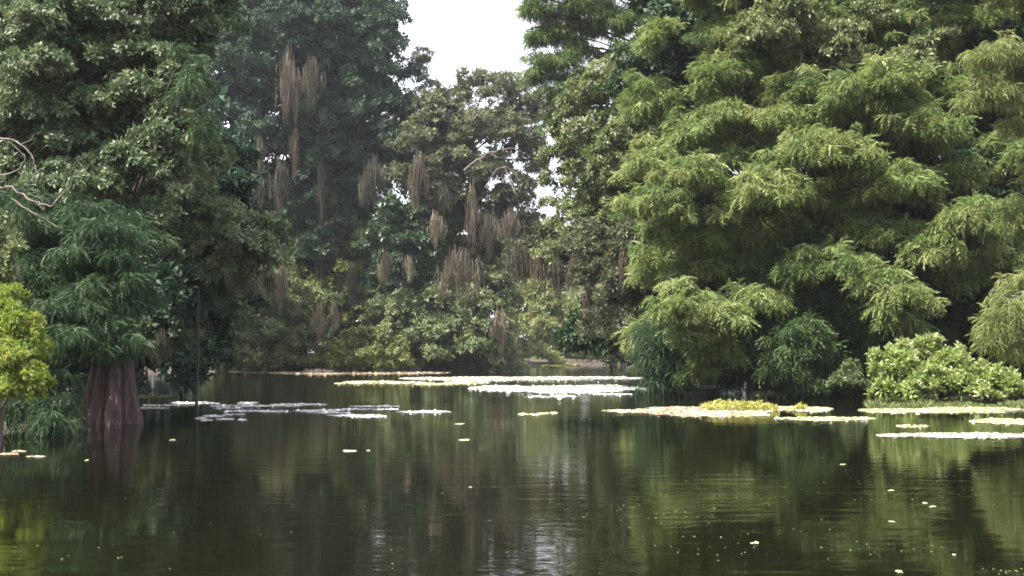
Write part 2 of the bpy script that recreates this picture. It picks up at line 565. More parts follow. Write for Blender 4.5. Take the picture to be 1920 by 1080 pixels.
# ------------------------------------------------------------------ right bank
# the broad drooping cypresses
tree('bald_cypress', 'broad light green cypress with long drooping boughs reaching low over the water on the right', 'tree',
     (1425, 47.5), -320, 0.30,
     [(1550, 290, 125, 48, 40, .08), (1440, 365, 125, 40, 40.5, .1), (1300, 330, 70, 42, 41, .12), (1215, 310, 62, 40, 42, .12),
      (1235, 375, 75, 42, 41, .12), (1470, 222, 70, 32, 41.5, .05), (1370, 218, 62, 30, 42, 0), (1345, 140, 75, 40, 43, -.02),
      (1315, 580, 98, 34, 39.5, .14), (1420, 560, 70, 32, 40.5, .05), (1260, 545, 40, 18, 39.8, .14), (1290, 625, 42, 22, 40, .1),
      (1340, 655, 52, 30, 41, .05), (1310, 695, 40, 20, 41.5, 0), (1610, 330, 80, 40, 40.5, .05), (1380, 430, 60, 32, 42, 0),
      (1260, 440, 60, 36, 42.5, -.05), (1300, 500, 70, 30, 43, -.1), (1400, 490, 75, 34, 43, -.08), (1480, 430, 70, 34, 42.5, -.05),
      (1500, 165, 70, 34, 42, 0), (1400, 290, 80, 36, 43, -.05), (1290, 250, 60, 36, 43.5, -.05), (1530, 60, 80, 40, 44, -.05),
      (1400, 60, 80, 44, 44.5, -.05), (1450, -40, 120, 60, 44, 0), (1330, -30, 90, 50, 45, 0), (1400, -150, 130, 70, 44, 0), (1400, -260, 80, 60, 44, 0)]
     + fill_px(1215, 1560, 20, 640, 24, 60, 34, 45, 49),
     'spray', 'cyp_light', 'bark_dark', 0.46, 74, 0.27, buttress=2.4)

tree('bald_cypress', 'tall light green cypress behind the leafy shrub, its drooping boughs ending above it', 'tree',
     (1800, 46.5), -360, 0.36,
     [(1740, 240, 88, 38, 40, .05), (1700, 345, 82, 38, 39.5, .08), (1830, 412, 72, 46, 38.5, .1), (1870, 300, 75, 56, 41, -.05),
      (1750, 472, 70, 44, 39, .06), (1680, 440, 60, 34, 40, 0), (1690, 560, 66, 46, 38, .1), (1650, 525, 60, 28, 38.5, .08),
      (1700, 610, 40, 26, 38.5, .05), (1620, 165, 118, 36, 40.5, .05), (1690, 200, 60, 30, 41, 0), (1560, 500, 108, 42, 40, -.05),
      (1620, 420, 62, 36, 41, 0), (1580, 375, 70, 34, 41.5, .02), (1790, 330, 50, 34, 40.5, 0), (1880, 180, 60, 34, 41, 0),
      (1780, 170, 50, 30, 42, -.05), (1720, 60, 80, 42, 43, -.05), (1820, 40, 80, 44, 43, -.05), (1880, 480, 60, 36, 41.5, -.08),
      (1800, 520, 40, 30, 41.5, -.06), (1760, -50, 130, 60, 43, 0), (1900, -30, 90, 60, 43, 0), (1800, -170, 140, 70, 43, 0), (1790, -290, 80, 60, 43, 0)]
     + fill_px(1540, 1940, -20, 640, 26, 60, 34, 44.5, 48),
     'spray', 'cyp_light', 'bark_dark', 0.46, 74, 0.27, buttress=2.6, tint0=0.45)

tree('bald_cypress', 'low dark green cypress with shaded sprays touching the water left of the small shrub', 'tree',
     (1540, 42), 330, 0.22,
     [(1500, 640, 80, 46, 40, .1), (1480, 700, 62, 28, 39.5, .1), (1560, 690, 50, 34, 40, 0), (1590, 620, 50, 44, 41, -.1), (1440, 600, 50, 34, 42, -.1),
      (1540, 560, 80, 36, 41.5, -.05), (1620, 560, 50, 40, 42, -.1), (1440, 520, 70, 36, 42.5, -.1), (1530, 470, 90, 36, 42, -.05),
      (1610, 470, 60, 36, 42.5, -.1), (1480, 400, 60, 36, 44, -.1), (1580, 410, 60, 36, 44, -.1), (1650, 640, 40, 40, 43, -.15), (1385, 694, 26, 12, 43, -.1), (1340, 698, 20, 7, 43.5, -.1)] + fill_px(1395, 1700, 560, 735, 22, 50, 30, 41.5, 45),
     'spray', 'cyp_mid', 'bark_dark', 0.46, 70, 0.27)

tree('bald_cypress', 'golden green cypress at the right edge, its lowest bough hanging beside the shrub', 'tree',
     (2060, 33), -420, 0.36,
     [(1870, 108, 92, 36, 31, .1), (1850, 178, 66, 28, 31, .1), (1915, 235, 40, 26, 31.5, .1), (1940, 130, 70, 40, 31.5, .05), (1900, 585, 62, 40, 29.5, .12),
      (1868, 638, 56, 34, 29.5, .08), (1930, 660, 50, 40, 30, .05), (1930, 545, 60, 40, 30.5, .1), (1920, 400, 50, 50, 32, -.1), (1990, 300, 80, 60, 32.5, 0),
      (2010, 480, 80, 70, 32.5, 0), (2020, 160, 90, 60, 32.5, 0), (2030, 640, 80, 60, 32, 0), (1960, -20, 120, 60, 32.5, 0), (2060, -120, 150, 80, 33, 0), (2060, -320, 120, 90, 33, 0)],
     'fine', 'cyp_gold', 'bark_dark', 0.38, 70, 0.23, buttress=2.2)

tree('broadleaf_tree', 'pale broadleaf tree high between the two tall light green cypresses', 'tree',
     (1680, 48), -330, 0.30,
     [(1430, 60, 80, 42, 42, .1), (1480, 25, 70, 36, 42, .05), (1560, 75, 70, 36, 42.5, 0), (1640, 40, 70, 40, 43, 0), (1700, 118, 66, 34, 41.5, .18),
      (1600, 120, 70, 30, 43, .1), (1750, 70, 60, 36, 42.5, .1), (1660, -60, 120, 60, 45, 0), (1510, -60, 90, 60, 45, 0), (1600, -190, 150, 80, 46, 0), (1640, 240, 70, 34, 43.5, 0)],
     'rosette', 'broad_pale', 'bark_grey', 0.46, 34, 0.17)

# the trees nearer the bend
tree('broadleaf_tree', 'rounded light olive tree standing behind the leftmost low bough of the broad cypress', 'tree',
     (1275, 57), 40, 0.22,
     [(1150, 150, 75, 48, 56, .1), (1190, 195, 60, 40, 55, .05), (1090, 190, 55, 40, 57, .05), (1110, 250, 60, 40, 56, .12), (1170, 260, 70, 40, 54, .12),
      (1060, 260, 45, 36, 58, .2), (1068, 320, 26, 30, 58, .12), (1110, 330, 60, 44, 55, .05), (1180, 330, 60, 40, 54, .05), (1090, 400, 60, 40, 56, -.05),
      (1160, 410, 70, 40, 55, -.05), (1072, 445, 26, 24, 57, .1), (1040, 290, 26, 24, 58, .1), (1030, 335, 14, 12, 58, .1), (1034, 375, 14, 14, 58, .1), (1056, 350, 16, 16, 58, .05), (1040, 415, 18, 16, 58, .1), (1022, 470, 24, 20, 58, .05), (1220, 240, 50, 40, 56, 0), (1200, 120, 60, 40, 58, 0), (1075, 390, 26, 24, 57, 0)],
     'rosette', 'broad_pale', 'bark_grey', 0.60, 36, 0.22, tint0=0.42)

tree('broadleaf_tree', 'brown olive tree with drab hanging foliage right of the channel bend', 'tree',
     (1262, 53), 400, 0.20,
     [(1110, 460, 55, 36, 52, .1), (1160, 490, 60, 40, 51, .05), (1200, 440, 60, 40, 51, 0), (1110, 510, 45, 30, 52, -.05), (1170, 545, 60, 36, 50, -.1),
      (1225, 520, 60, 40, 50, -.1), (1190, 600, 50, 36, 50, -.15), (1240, 600, 55, 40, 50, -.15), (1140, 570, 40, 26, 51, -.1)] + fill_px(1100, 1260, 440, 650, 12, 50, 30, 52, 55),
     'long', 'broad_brown', 'bark_dark', 0.55, 34, 0.22, tint0=0.45)

tree('weeping_cypress', 'small dark weeping tree with strands trailing into the water left of the pale gap', 'tree',
     (1252, 42), 560, 0.14,
     [(1235, 620, 42, 34, 42, .05), (1215, 670, 30, 34, 42, .05), (1255, 680, 36, 38, 42, 0), (1270, 640, 30, 30, 42.5, -.05), (1230, 715, 30, 20, 42, 0), (1272, 715, 26, 20, 42, 0)],
     'weep', 'cyp_dark', 'bark_dark', 0.36, 84, 0.27, zmin=-0.2)

tree('bald_cypress', 'sparse high cypress whose feathery branches point left into the sky gap', 'tree',
     (1300, 72), -330, 0.34,
     [(1010, 75, 34, 14, 70, .05), (1025, 125, 50, 18, 70, .1), (1010, 25, 40, 16, 70, 0), (1075, 20, 60, 22, 70, 0), (1080, 150, 50, 20, 70, 0), (1090, 95, 40, 16, 71, 0), (1140, 45, 60, 26, 70, 0),
      (1160, 100, 40, 20, 71, -.05), (1210, 30, 60, 36, 70, -.1), (1210, 110, 60, 40, 71, -.1), (1050, -40, 80, 24, 70, 0), (1150, -50, 90, 40, 70, 0), (1240, -60, 90, 60, 70, -.1),
      (1060, 200, 50, 22, 71, -.05), (1250, 190, 50, 40, 71, -.15), (1000, 65, 22, 12, 70, .1), (1005, 112, 24, 12, 70, .1), (1010, 145, 30, 12, 70, .05), (1000, 20, 26, 14, 70, 0), (1040, 60, 50, 22, 70.5, .05), (1060, 110, 40, 20, 70.5, 0), (1020, -10, 44, 20, 70, 0), (1090, 60, 50, 26, 71, 0), (1120, 5, 60, 26, 71, 0), (1230, -180, 120, 60, 71, 0), (1040, 175, 40, 14, 70, 0)],
     'fine', 'cyp_light', 'bark_red', 0.60, 90, 0.36, tint0=0.2)

# shaded trees that close the right bank
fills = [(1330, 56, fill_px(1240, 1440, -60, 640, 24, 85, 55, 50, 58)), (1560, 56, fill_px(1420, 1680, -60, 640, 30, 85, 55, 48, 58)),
         (1800, 54, fill_px(1660, 1960, -60, 700, 36, 90, 58, 47, 56)), (1320, 72, fill_px(1110, 1290, 160, 640, 24, 70, 50, 62, 72)), (1960, 46, fill_px(1840, 2060, 0, 690, 22, 90, 58, 42, 48))]
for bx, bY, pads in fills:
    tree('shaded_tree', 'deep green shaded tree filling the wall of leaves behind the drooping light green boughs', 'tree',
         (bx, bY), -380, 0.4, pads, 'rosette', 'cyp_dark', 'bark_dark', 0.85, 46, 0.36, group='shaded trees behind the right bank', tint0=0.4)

# ------------------------------------------------------------------ left bank
root, O = tree('bald_cypress', 'dark feathery cypress with a fluted red-brown trunk rising from the water on the left', 'tree',
     (207, 25.6), 400, 0.34,
     [(90, 520, 80, 34, 24.5, .05), (170, 470, 90, 40, 24.5, .05), (230, 520, 56, 48, 24.2, .12), (245, 580, 38, 44, 24.2, .1), (170, 560, 70, 40, 24, 0), (110, 590, 60, 32, 23.6, .05),
      (130, 640, 66, 28, 23.2, .12), (215, 620, 44, 34, 23.6, .12), (60, 650, 40, 30, 24, -.1), (60, 470, 70, 40, 25.5, -.05), (150, 420, 80, 36, 25.5, 0), (235, 440, 50, 36, 25.5, 0),
      (60, 560, 70, 40, 26, -.1), (170, 640, 50, 20, 23.4, .1), (40, 400, 90, 50, 26, 0), (355, 170, 26, 40, 27, .3), (370, 250, 28, 40, 27, .3),
      *fill_px(20, 260, 400, 660, 26, 52, 32, 24.2, 27), (340, 110, 30, 34, 27.5, .3)],
     'fine', 'cyp_dark', 'bark_dark', 0.34, 74, 0.20, buttress=1.0, tint0=0.5, base_z=1.0, lean=(-.3, 1.5))
# the fluted swollen foot
w = Wood()
K = 26
t = np.linspace(0, 1, K)
zz = -0.35 + 2.9 * t
rad = 0.30 + 0.40 * (1 - t) ** 1.5 + 0.10 * np.exp(-t * 7)


def flute(tt, a):
    amp = 0.40 * (1 - 0.5 * tt)
    return 1 + amp * (0.55 * np.sin(5 * a + 0.6 + 0.7 * tt) + 0.45 * np.sin(8 * a + 2.1 - 0.6 * tt) + 0.22 * np.sin(17 * a + 1.0 + tt)) + 0.12 * (0.6 - np.abs(np.sin(6.5 * a + 0.8 * np.sin(3 * tt)))) + 0.035 * np.sin(31 * a + 2 * np.sin(5 * tt)) + 0.03 * np.sin(47 * a + 9 * tt)


path = np.stack([O[0] + 0.04 * np.sin(3 * t), O[1] + 0 * t, zz], 1)
w.tube(path, rad, 120, flute)
w.build('fluted_foot', M['bark_red'], root, O)

# low cypress spray next to the fluted foot
tree('young_cypress', 'low dark green cypress sapling with sprays touching the water left of the fluted trunk', 'tree',
     (70, 22.8), 660, 0.07,
     [(110, 765, 42, 26, 22, .05), (80, 795, 46, 22, 21.6, .05), (40, 770, 44, 28, 22, -.1), (110, 800, 32, 18, 21.6, 0), (60, 730, 50, 26, 22.6, -.15), (110, 715, 40, 22, 22.8, -.15)],
     'fine', 'cyp_dark', 'bark_dark', 0.28, 70, 0.19, tint0=0.42)

tree('sapling', 'bright yellow-green sapling at the left edge of the photo, standing in the water', 'sapling',
     (4, 19.2), 520, 0.05,
     [(15, 580, 40, 26, 19, .1), (40, 610, 40, 26, 18.6, .05), (10, 640, 46, 28, 18.6, .1), (60, 640, 34, 22, 18.6, 0), (50, 680, 44, 26, 18.3, .1), (5, 700, 50, 30, 18.4, .05), (75, 715, 28, 18, 18.3, .05),
      (30, 735, 50, 20, 18.3, .05), (-40, 620, 50, 50, 19.3, 0), (-50, 720, 50, 40, 19.2, 0), (20, 555, 30, 16, 19.2, 0)],
     'long', 'sapling', 'bark_red', 0.20, 46, 0.075, up=.1)

tree('broadleaf_tree', 'pale leafed young tree leaning in at the left edge under the bare grey branches', 'tree',
     (-60, 22), 380, 0.09, [(-10, 440, 40, 30, 21, .1), (5, 490, 34, 30, 20.8, .1), (0, 520, 30, 20, 20.6, .05), (-60, 470, 60, 60, 21.5, 0)],
     'rosette', 'broad_pale', 'bark_grey', 0.26, 30, 0.12)

oroot, OO = tree('broadleaf_tree', 'tall olive leafed tree with bare grey branches towering above the fluted trunk', 'tree',
     (-30, 31), -420, 0.42,
     [(60, 60, 90, 50, 27, .12), (60, 130, 80, 40, 26.5, .12), (200, 30, 80, 44, 28, .05), (170, 110, 80, 40, 28, 0), (270, 105, 80, 34, 28, .12), (330, 140, 50, 26, 28, .15), (340, 30, 60, 44, 29, -.05),
      *fill_px(-60, 390, -60, 420, 56, 62, 38, 27.5, 32), (290, 255, 50, 30, 26.5, .1), (250, 310, 50, 34, 26.3, .05), (320, 330, 40, 30, 26.6, .1), (300, 400, 36, 30, 26.6, .05), (345, 285, 30, 26, 26.8, .1), (180, 350, 50, 30, 26.2, .05), (250, 175, 80, 30, 27.5, .15), (310, 225, 60, 26, 27.5, .12), (365, 235, 30, 24, 27.5, .15), (150, 190, 80, 36, 28, .05), (60, 210, 80, 40, 27.5, .05), (120, 260, 70, 34, 27.5, .05), (220, 240, 50, 30, 28.5, -.05),
      (140, 330, 70, 40, 27, .05), (70, 370, 70, 40, 27, .05), (170, 385, 60, 36, 26.8, .08), (210, 300, 40, 30, 27.5, .05), (30, 300, 60, 40, 28, 0), (310, 300, 36, 26, 28, .05), (230, 375, 40, 26, 27.5, 0),
      (20, 420, 60, 34, 27.5, 0), (110, 440, 50, 28, 26.5, .05), (100, -40, 130, 60, 29, 0), (290, -50, 120, 60, 29.5, 0), (0, -120, 160, 80, 30, 0), (200, -170, 160, 80, 30, 0), (-100, 100, 100, 80, 30, 0), (-100, 300, 100, 80, 29, 0), (-50, -300, 180, 100, 31, 0)],
     'rosette', 'broad_olive', 'bark_grey', 0.38, 44, 0.135)


def crooked(name, paths, root, O, mat='bark_pale', Y=27.0):
    """Bare branches: each path is a list of (px, py, radius in m)."""
    w = Wood()
    for pth in paths:
        P = np.array([at(a, b, Y + (c[0] if c else 0)) for a, b, _, *c in pth])
        R_ = np.array([r_ for _, _, r_, *c in pth])
        tt = np.linspace(0, len(P) - 1, 4 * len(P))
        i = np.minimum(tt.astype(int), len(P) - 2)
        f = (tt - i)[:, None]
        Pi = np.array([np.interp(tt, np.arange(len(P)), P[:, k]) for k in range(3)]).T
        Pi[1:-1] = (Pi[:-2] + Pi[1:-1] * 2 + Pi[2:]) / 4
        Pi[1:-1] += RNG.normal(0, .012 * np.linalg.norm(P[-1] - P[0]), Pi[1:-1].shape)
        w.tube(Pi, np.interp(tt, np.arange(len(P)), R_) * .55, 7)
    return w.build(name, M[mat], root, O)


crooked('bare_branch', [[(-40, 250, .05), (10, 258, .045), (40, 270, .04), (62, 295, .03), (68, 320, .022), (55, 345, .012)],
                        [(-30, 350, .05), (20, 352, .045), (60, 375, .04), (90, 388, .03), (120, 365, .022), (145, 318, .012)],
                        [(-20, 330, .035), (25, 325, .03), (50, 300, .022), (30, 275, .015), (5, 262, .010)],
                        [(20, 372, .03), (60, 398, .025), (100, 420, .018), (118, 428, .010)],
                        [(60, 375, .02), (85, 395, .016), (78, 372, .012), (50, 362, .009)],
                        [(40, 270, .02), (60, 262, .014), (64, 250, .008)]], oroot, OO, Y=24.2)

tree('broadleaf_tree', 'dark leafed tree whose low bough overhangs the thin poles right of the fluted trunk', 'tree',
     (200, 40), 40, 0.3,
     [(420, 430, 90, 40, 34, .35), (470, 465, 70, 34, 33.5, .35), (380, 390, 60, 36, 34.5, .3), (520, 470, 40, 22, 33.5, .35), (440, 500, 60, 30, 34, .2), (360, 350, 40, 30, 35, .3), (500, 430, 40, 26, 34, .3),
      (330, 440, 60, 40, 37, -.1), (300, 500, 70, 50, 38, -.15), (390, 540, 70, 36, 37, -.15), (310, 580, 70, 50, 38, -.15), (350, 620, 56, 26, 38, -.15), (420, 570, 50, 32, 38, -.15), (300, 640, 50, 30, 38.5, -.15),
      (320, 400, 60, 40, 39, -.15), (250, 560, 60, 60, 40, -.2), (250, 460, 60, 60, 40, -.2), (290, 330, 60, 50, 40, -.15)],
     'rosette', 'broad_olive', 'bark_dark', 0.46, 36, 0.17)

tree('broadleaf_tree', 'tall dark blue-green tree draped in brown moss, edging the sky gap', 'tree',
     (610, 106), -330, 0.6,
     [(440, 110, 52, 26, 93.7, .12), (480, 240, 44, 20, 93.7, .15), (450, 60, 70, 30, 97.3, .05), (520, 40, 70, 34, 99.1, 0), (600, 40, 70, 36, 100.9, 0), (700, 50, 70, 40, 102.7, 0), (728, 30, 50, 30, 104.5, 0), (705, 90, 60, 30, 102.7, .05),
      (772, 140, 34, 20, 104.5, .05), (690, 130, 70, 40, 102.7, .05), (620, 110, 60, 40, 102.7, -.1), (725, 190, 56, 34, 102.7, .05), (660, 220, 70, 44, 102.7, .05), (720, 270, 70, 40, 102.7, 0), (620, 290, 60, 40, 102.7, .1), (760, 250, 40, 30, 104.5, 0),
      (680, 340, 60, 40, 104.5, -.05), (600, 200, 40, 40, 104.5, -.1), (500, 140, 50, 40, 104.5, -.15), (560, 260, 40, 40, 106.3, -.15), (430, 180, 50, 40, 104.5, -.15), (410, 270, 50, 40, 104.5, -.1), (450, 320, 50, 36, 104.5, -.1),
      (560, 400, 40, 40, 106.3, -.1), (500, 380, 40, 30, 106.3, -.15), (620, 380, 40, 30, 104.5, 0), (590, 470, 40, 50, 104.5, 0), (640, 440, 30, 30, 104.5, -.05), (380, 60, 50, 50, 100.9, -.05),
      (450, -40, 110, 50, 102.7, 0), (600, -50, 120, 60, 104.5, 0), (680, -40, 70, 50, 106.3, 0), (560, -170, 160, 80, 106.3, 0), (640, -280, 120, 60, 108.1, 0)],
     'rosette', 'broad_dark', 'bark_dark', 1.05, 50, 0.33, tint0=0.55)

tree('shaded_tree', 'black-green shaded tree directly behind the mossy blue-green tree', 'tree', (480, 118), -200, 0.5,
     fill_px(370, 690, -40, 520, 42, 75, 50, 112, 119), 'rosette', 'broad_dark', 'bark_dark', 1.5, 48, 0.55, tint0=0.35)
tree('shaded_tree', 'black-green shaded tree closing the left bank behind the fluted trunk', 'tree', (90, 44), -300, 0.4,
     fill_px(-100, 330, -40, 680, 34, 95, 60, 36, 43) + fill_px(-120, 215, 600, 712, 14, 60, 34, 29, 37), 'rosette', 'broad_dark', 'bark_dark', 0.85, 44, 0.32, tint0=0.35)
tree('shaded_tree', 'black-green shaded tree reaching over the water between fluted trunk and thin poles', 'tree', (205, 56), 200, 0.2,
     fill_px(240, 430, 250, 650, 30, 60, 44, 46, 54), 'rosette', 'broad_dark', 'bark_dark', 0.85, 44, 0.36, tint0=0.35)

# ------------------------------------------------------------------ the middle
croot, CO = tree('broadleaf_tree', 'drab olive tree with a crooked bare branch, right under the sky gap', 'tree',
     (890, 106), 230, 0.42,
     [(738, 200, 50, 32, 105, 0), (768, 232, 40, 28, 104, 0), (720, 240, 40, 30, 105, 0), (788, 108, 20, 24, 104, 0), (806, 160, 22, 22, 103, 0), (815, 192, 30, 24, 100, .05), (800, 228, 36, 26, 99, .05), (1012, 186, 28, 18, 100, .1), (968, 168, 28, 14, 100, .1), (850, 165, 24, 18, 101, .05), (1005, 310, 18, 14, 99, .05), (880, 155, 34, 24, 100.1, .05), (830, 215, 50, 34, 98.8, .05), (930, 190, 46, 30, 100.1, .1), (990, 210, 42, 30, 100.1, .1), (880, 240, 60, 34, 97.5, .05), (780, 260, 50, 36, 97.5, .05), (950, 250, 56, 34, 97.5, .1), (1000, 268, 32, 28, 98.8, .05),
      (840, 300, 60, 34, 97.5, 0), (920, 320, 50, 30, 97.5, .05), (800, 340, 44, 30, 97.5, -.05), (972, 340, 34, 30, 97.5, 0), (950, 370, 50, 26, 97.5, -.05), (870, 370, 50, 30, 98.8, -.1), (990, 405, 24, 24, 98.8, 0), (930, 420, 50, 28, 98.8, -.05),
      (800, 200, 30, 20, 100.1, .05), (960, 160, 30, 16, 101.3, 0), (900, 455, 50, 26, 100.1, -.05), (970, 450, 40, 26, 100.1, -.05), (740, 330, 36, 34, 98.8, -.05), (850, 190, 40, 24, 100.1, 0), (920, 145, 30, 14, 101.3, 0), (1025, 210, 24, 22, 100.1, .1)] + fill_px(790, 985, 210, 480, 24, 46, 30, 100, 105),
     'rosette', 'broad_brown', 'bark_grey', 0.95, 48, 0.28, tint0=0.55)
crooked('bare_branch', [[(870, 320, .14), (893, 302, .13), (915, 287, .12), (940, 280, .09), (965, 278, .05)],
                        [(965, 362, .12), (955, 335, .10), (948, 312, .09), (930, 318, .06), (920, 335, .04)],
                        [(948, 312, .07), (965, 322, .06), (973, 340, .05)], [(915, 287, .05), (930, 295, .04), (950, 296, .03)]], croot, CO, Y=95)

tree('broadleaf_tree', 'glossy deep green rounded tree below the mossy boughs, hung with two tan moss tufts', 'tree', (765, 106), 440, 0.2,
     [(760, 405, 70, 34, 98.3, .1), (720, 440, 44, 36, 98.3, .05), (800, 450, 46, 40, 98.3, .08), (760, 470, 60, 40, 98.3, 0), (810, 500, 40, 34, 98.3, .05), (720, 500, 36, 30, 99.6, 0), (770, 530, 60, 24, 99.6, 0), (800, 400, 40, 24, 98.3, .05)],
     'rosette', 'ivy', 'bark_dark', 0.95, 44, 0.30)

tree('moss_draped_tree', 'dark overhanging tree with a fringe of brown moss left of the drab hanging foliage', 'tree', (1262, 61), 400, 0.2,
     [(1026, 440, 28, 24, 66, .05), (1034, 492, 30, 22, 66, 0), (1020, 470, 60, 24, 66, -.05), (1070, 470, 44, 30, 65, -.1), (980, 480, 44, 22, 67, -.1), (1040, 510, 60, 30, 66, -.15), (1090, 510, 40, 30, 65, -.15), (970, 510, 36, 24, 68, -.15)],
     'rosette', 'broad_brown', 'bark_dark', 0.75, 34, 0.26, tint0=0.35)

# far shore
FS = 'far_green'
tree('far_tree', 'grey-green tree on the far shore with low leaves, right of the thin poles', 'tree', (450, 104), 470, 0.25,
     [(430, 580, 60, 36, 95.1, .05), (490, 560, 50, 36, 96, .1), (520, 520, 40, 34, 97, .05), (440, 630, 50, 30, 94.1, 0), (400, 650, 34, 26, 94.1, -.05), (490, 620, 44, 26, 94.1, .05), (450, 668, 26, 18, 93.1, .1), (540, 580, 40, 30, 97, 0), (400, 590, 40, 40, 97, -.1), (460, 510, 50, 30, 98, 0)] + fill_px(385, 620, 560, 684, 22, 34, 20, 98, 103) + fill_px(380, 600, 674, 690, 9, 30, 10, 97, 99),
     'rosette', FS, 'bark_dark', 1.0, 36, 0.34, tint0=0.45)
tree('far_tree', 'pale tall slender tree on the far shore behind the pale tan moss strands', 'tree', (640, 114), 420, 0.2,
     [(645, 420, 18, 26, 106, .1), (640, 465, 28, 28, 105, .1), (650, 510, 40, 28, 104, .15), (630, 545, 50, 24, 104, .1), (600, 580, 40, 24, 104, 0), (680, 550, 34, 24, 104, .1), (700, 520, 30, 24, 106, 0), (560, 600, 40, 34, 106, -.15), (690, 590, 40, 24, 104, 0)] + fill_px(560, 720, 440, 600, 10, 36, 24, 104, 108),
     'rosette', 'far_sunny', 'bark_dark', 1.0, 36, 0.34, tint0=0.45)
tree('far_shrub', 'wide sunlit yellow-green shrub low on the far shore, in the middle of it', 'shrub', (690, 102), 610, 0.15,
     [(660, 645, 34, 22, 94.1, .05), (700, 632, 42, 22, 94.1, .12), (735, 650, 34, 26, 94.1, .1), (690, 668, 40, 14, 93.1, 0), (640, 665, 24, 18, 94.1, -.05), (750, 672, 22, 14, 94.1, 0)] + fill_px(610, 780, 678, 690, 8, 30, 9, 96.5, 98),
     'rosette', 'far_sunny', 'bark_dark', 0.85, 36, 0.30, tint0=0.5)
tree('far_tree', 'mid green bushy tree on the far shore right of the sunlit shrub', 'tree', (795, 104), 520, 0.22,
     [(760, 580, 46, 30, 97, 0), (800, 570, 44, 30, 97, .05), (820, 620, 40, 32, 96, 0), (780, 630, 36, 30, 96, -.05), (810, 665, 34, 20, 95.1, .05), (745, 610, 30, 24, 98, -.05), (720, 570, 40, 26, 98.9, -.1), (840, 580, 30, 30, 98, 0)] + fill_px(700, 860, 540, 684, 16, 34, 22, 100, 104),
     'rosette', FS, 'bark_dark', 1.0, 36, 0.34, tint0=0.45)
tree('far_tree', 'mid green bushy tree on the far shore at the corner where the channel bends', 'tree', (905, 106), 470, 0.24,
     [(880, 560, 50, 30, 98, .05), (930, 580, 34, 34, 98.9, .05), (860, 610, 40, 30, 97, 0), (900, 620, 44, 30, 97, .05), (940, 640, 24, 34, 98, 0), (870, 655, 40, 22, 96, 0), (920, 665, 36, 18, 97, .05), (930, 530, 40, 30, 99.9, 0), (870, 520, 44, 30, 99.9, -.05), (950, 500, 34, 36, 100.9, -.05)] + fill_px(840, 955, 480, 686, 18, 34, 22, 101, 105) + fill_px(790, 960, 676, 688, 8, 28, 9, 99, 101),
     'rosette', FS, 'bark_dark', 1.0, 36, 0.34, tint0=0.5)
tree('shaded_tree', 'black-green tree standing farther back behind the far shore trees', 'tree', (660, 118), 250, 0.3,
     fill_px(390, 870, 400, 660, 30, 56, 40, 110, 120), 'rosette', 'broad_dark', 'bark_dark', 1.5, 40, 0.55, tint0=0.5)
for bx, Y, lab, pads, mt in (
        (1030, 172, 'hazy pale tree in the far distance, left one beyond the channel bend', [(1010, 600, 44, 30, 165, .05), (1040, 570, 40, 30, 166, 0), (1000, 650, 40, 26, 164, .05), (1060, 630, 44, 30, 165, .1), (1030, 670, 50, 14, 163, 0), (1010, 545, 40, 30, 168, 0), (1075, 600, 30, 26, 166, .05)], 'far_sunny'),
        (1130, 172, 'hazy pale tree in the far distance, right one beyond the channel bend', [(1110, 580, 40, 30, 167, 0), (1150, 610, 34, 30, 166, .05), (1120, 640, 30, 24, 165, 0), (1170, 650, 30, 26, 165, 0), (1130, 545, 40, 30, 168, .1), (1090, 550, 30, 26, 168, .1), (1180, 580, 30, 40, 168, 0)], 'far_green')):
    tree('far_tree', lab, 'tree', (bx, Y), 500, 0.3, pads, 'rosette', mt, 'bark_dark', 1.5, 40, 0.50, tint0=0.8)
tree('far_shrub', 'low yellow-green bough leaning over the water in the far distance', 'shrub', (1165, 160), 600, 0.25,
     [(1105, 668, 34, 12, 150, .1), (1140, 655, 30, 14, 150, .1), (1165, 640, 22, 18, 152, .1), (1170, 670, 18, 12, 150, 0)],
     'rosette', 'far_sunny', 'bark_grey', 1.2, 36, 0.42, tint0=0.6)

# the wood closing the view beyond the bend
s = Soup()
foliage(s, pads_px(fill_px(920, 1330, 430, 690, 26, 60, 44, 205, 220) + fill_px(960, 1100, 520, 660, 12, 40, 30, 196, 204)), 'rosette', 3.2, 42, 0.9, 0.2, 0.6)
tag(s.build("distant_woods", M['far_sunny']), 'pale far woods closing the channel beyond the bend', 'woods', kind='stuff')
s = Soup()
foliage(s, pads_px(fill_px(300, 860, 300, 680, 26, 90, 60, 140, 155) + fill_px(420, 860, 610, 680, 10, 70, 34, 128, 138)), 'rosette', 3.0, 42, 0.95, 0.2, 0.4)
foliage(s, pads_px(fill_px(1200, 2000, 380, 680, 24, 110, 70, 95, 120)), 'rosette', 3.0, 42, 0.9, 0.2, 0.4)
foliage(s, pads_px(fill_px(-80, 320, 200, 690, 30, 110, 70, 70, 90)), 'rosette', 2.4, 42, 0.8, 0.2, 0.4)
tag(s.build("back_woods", M['broad_dark']), 'dim woods seen in glimpses beyond the near trees', 'woods', kind='stuff')

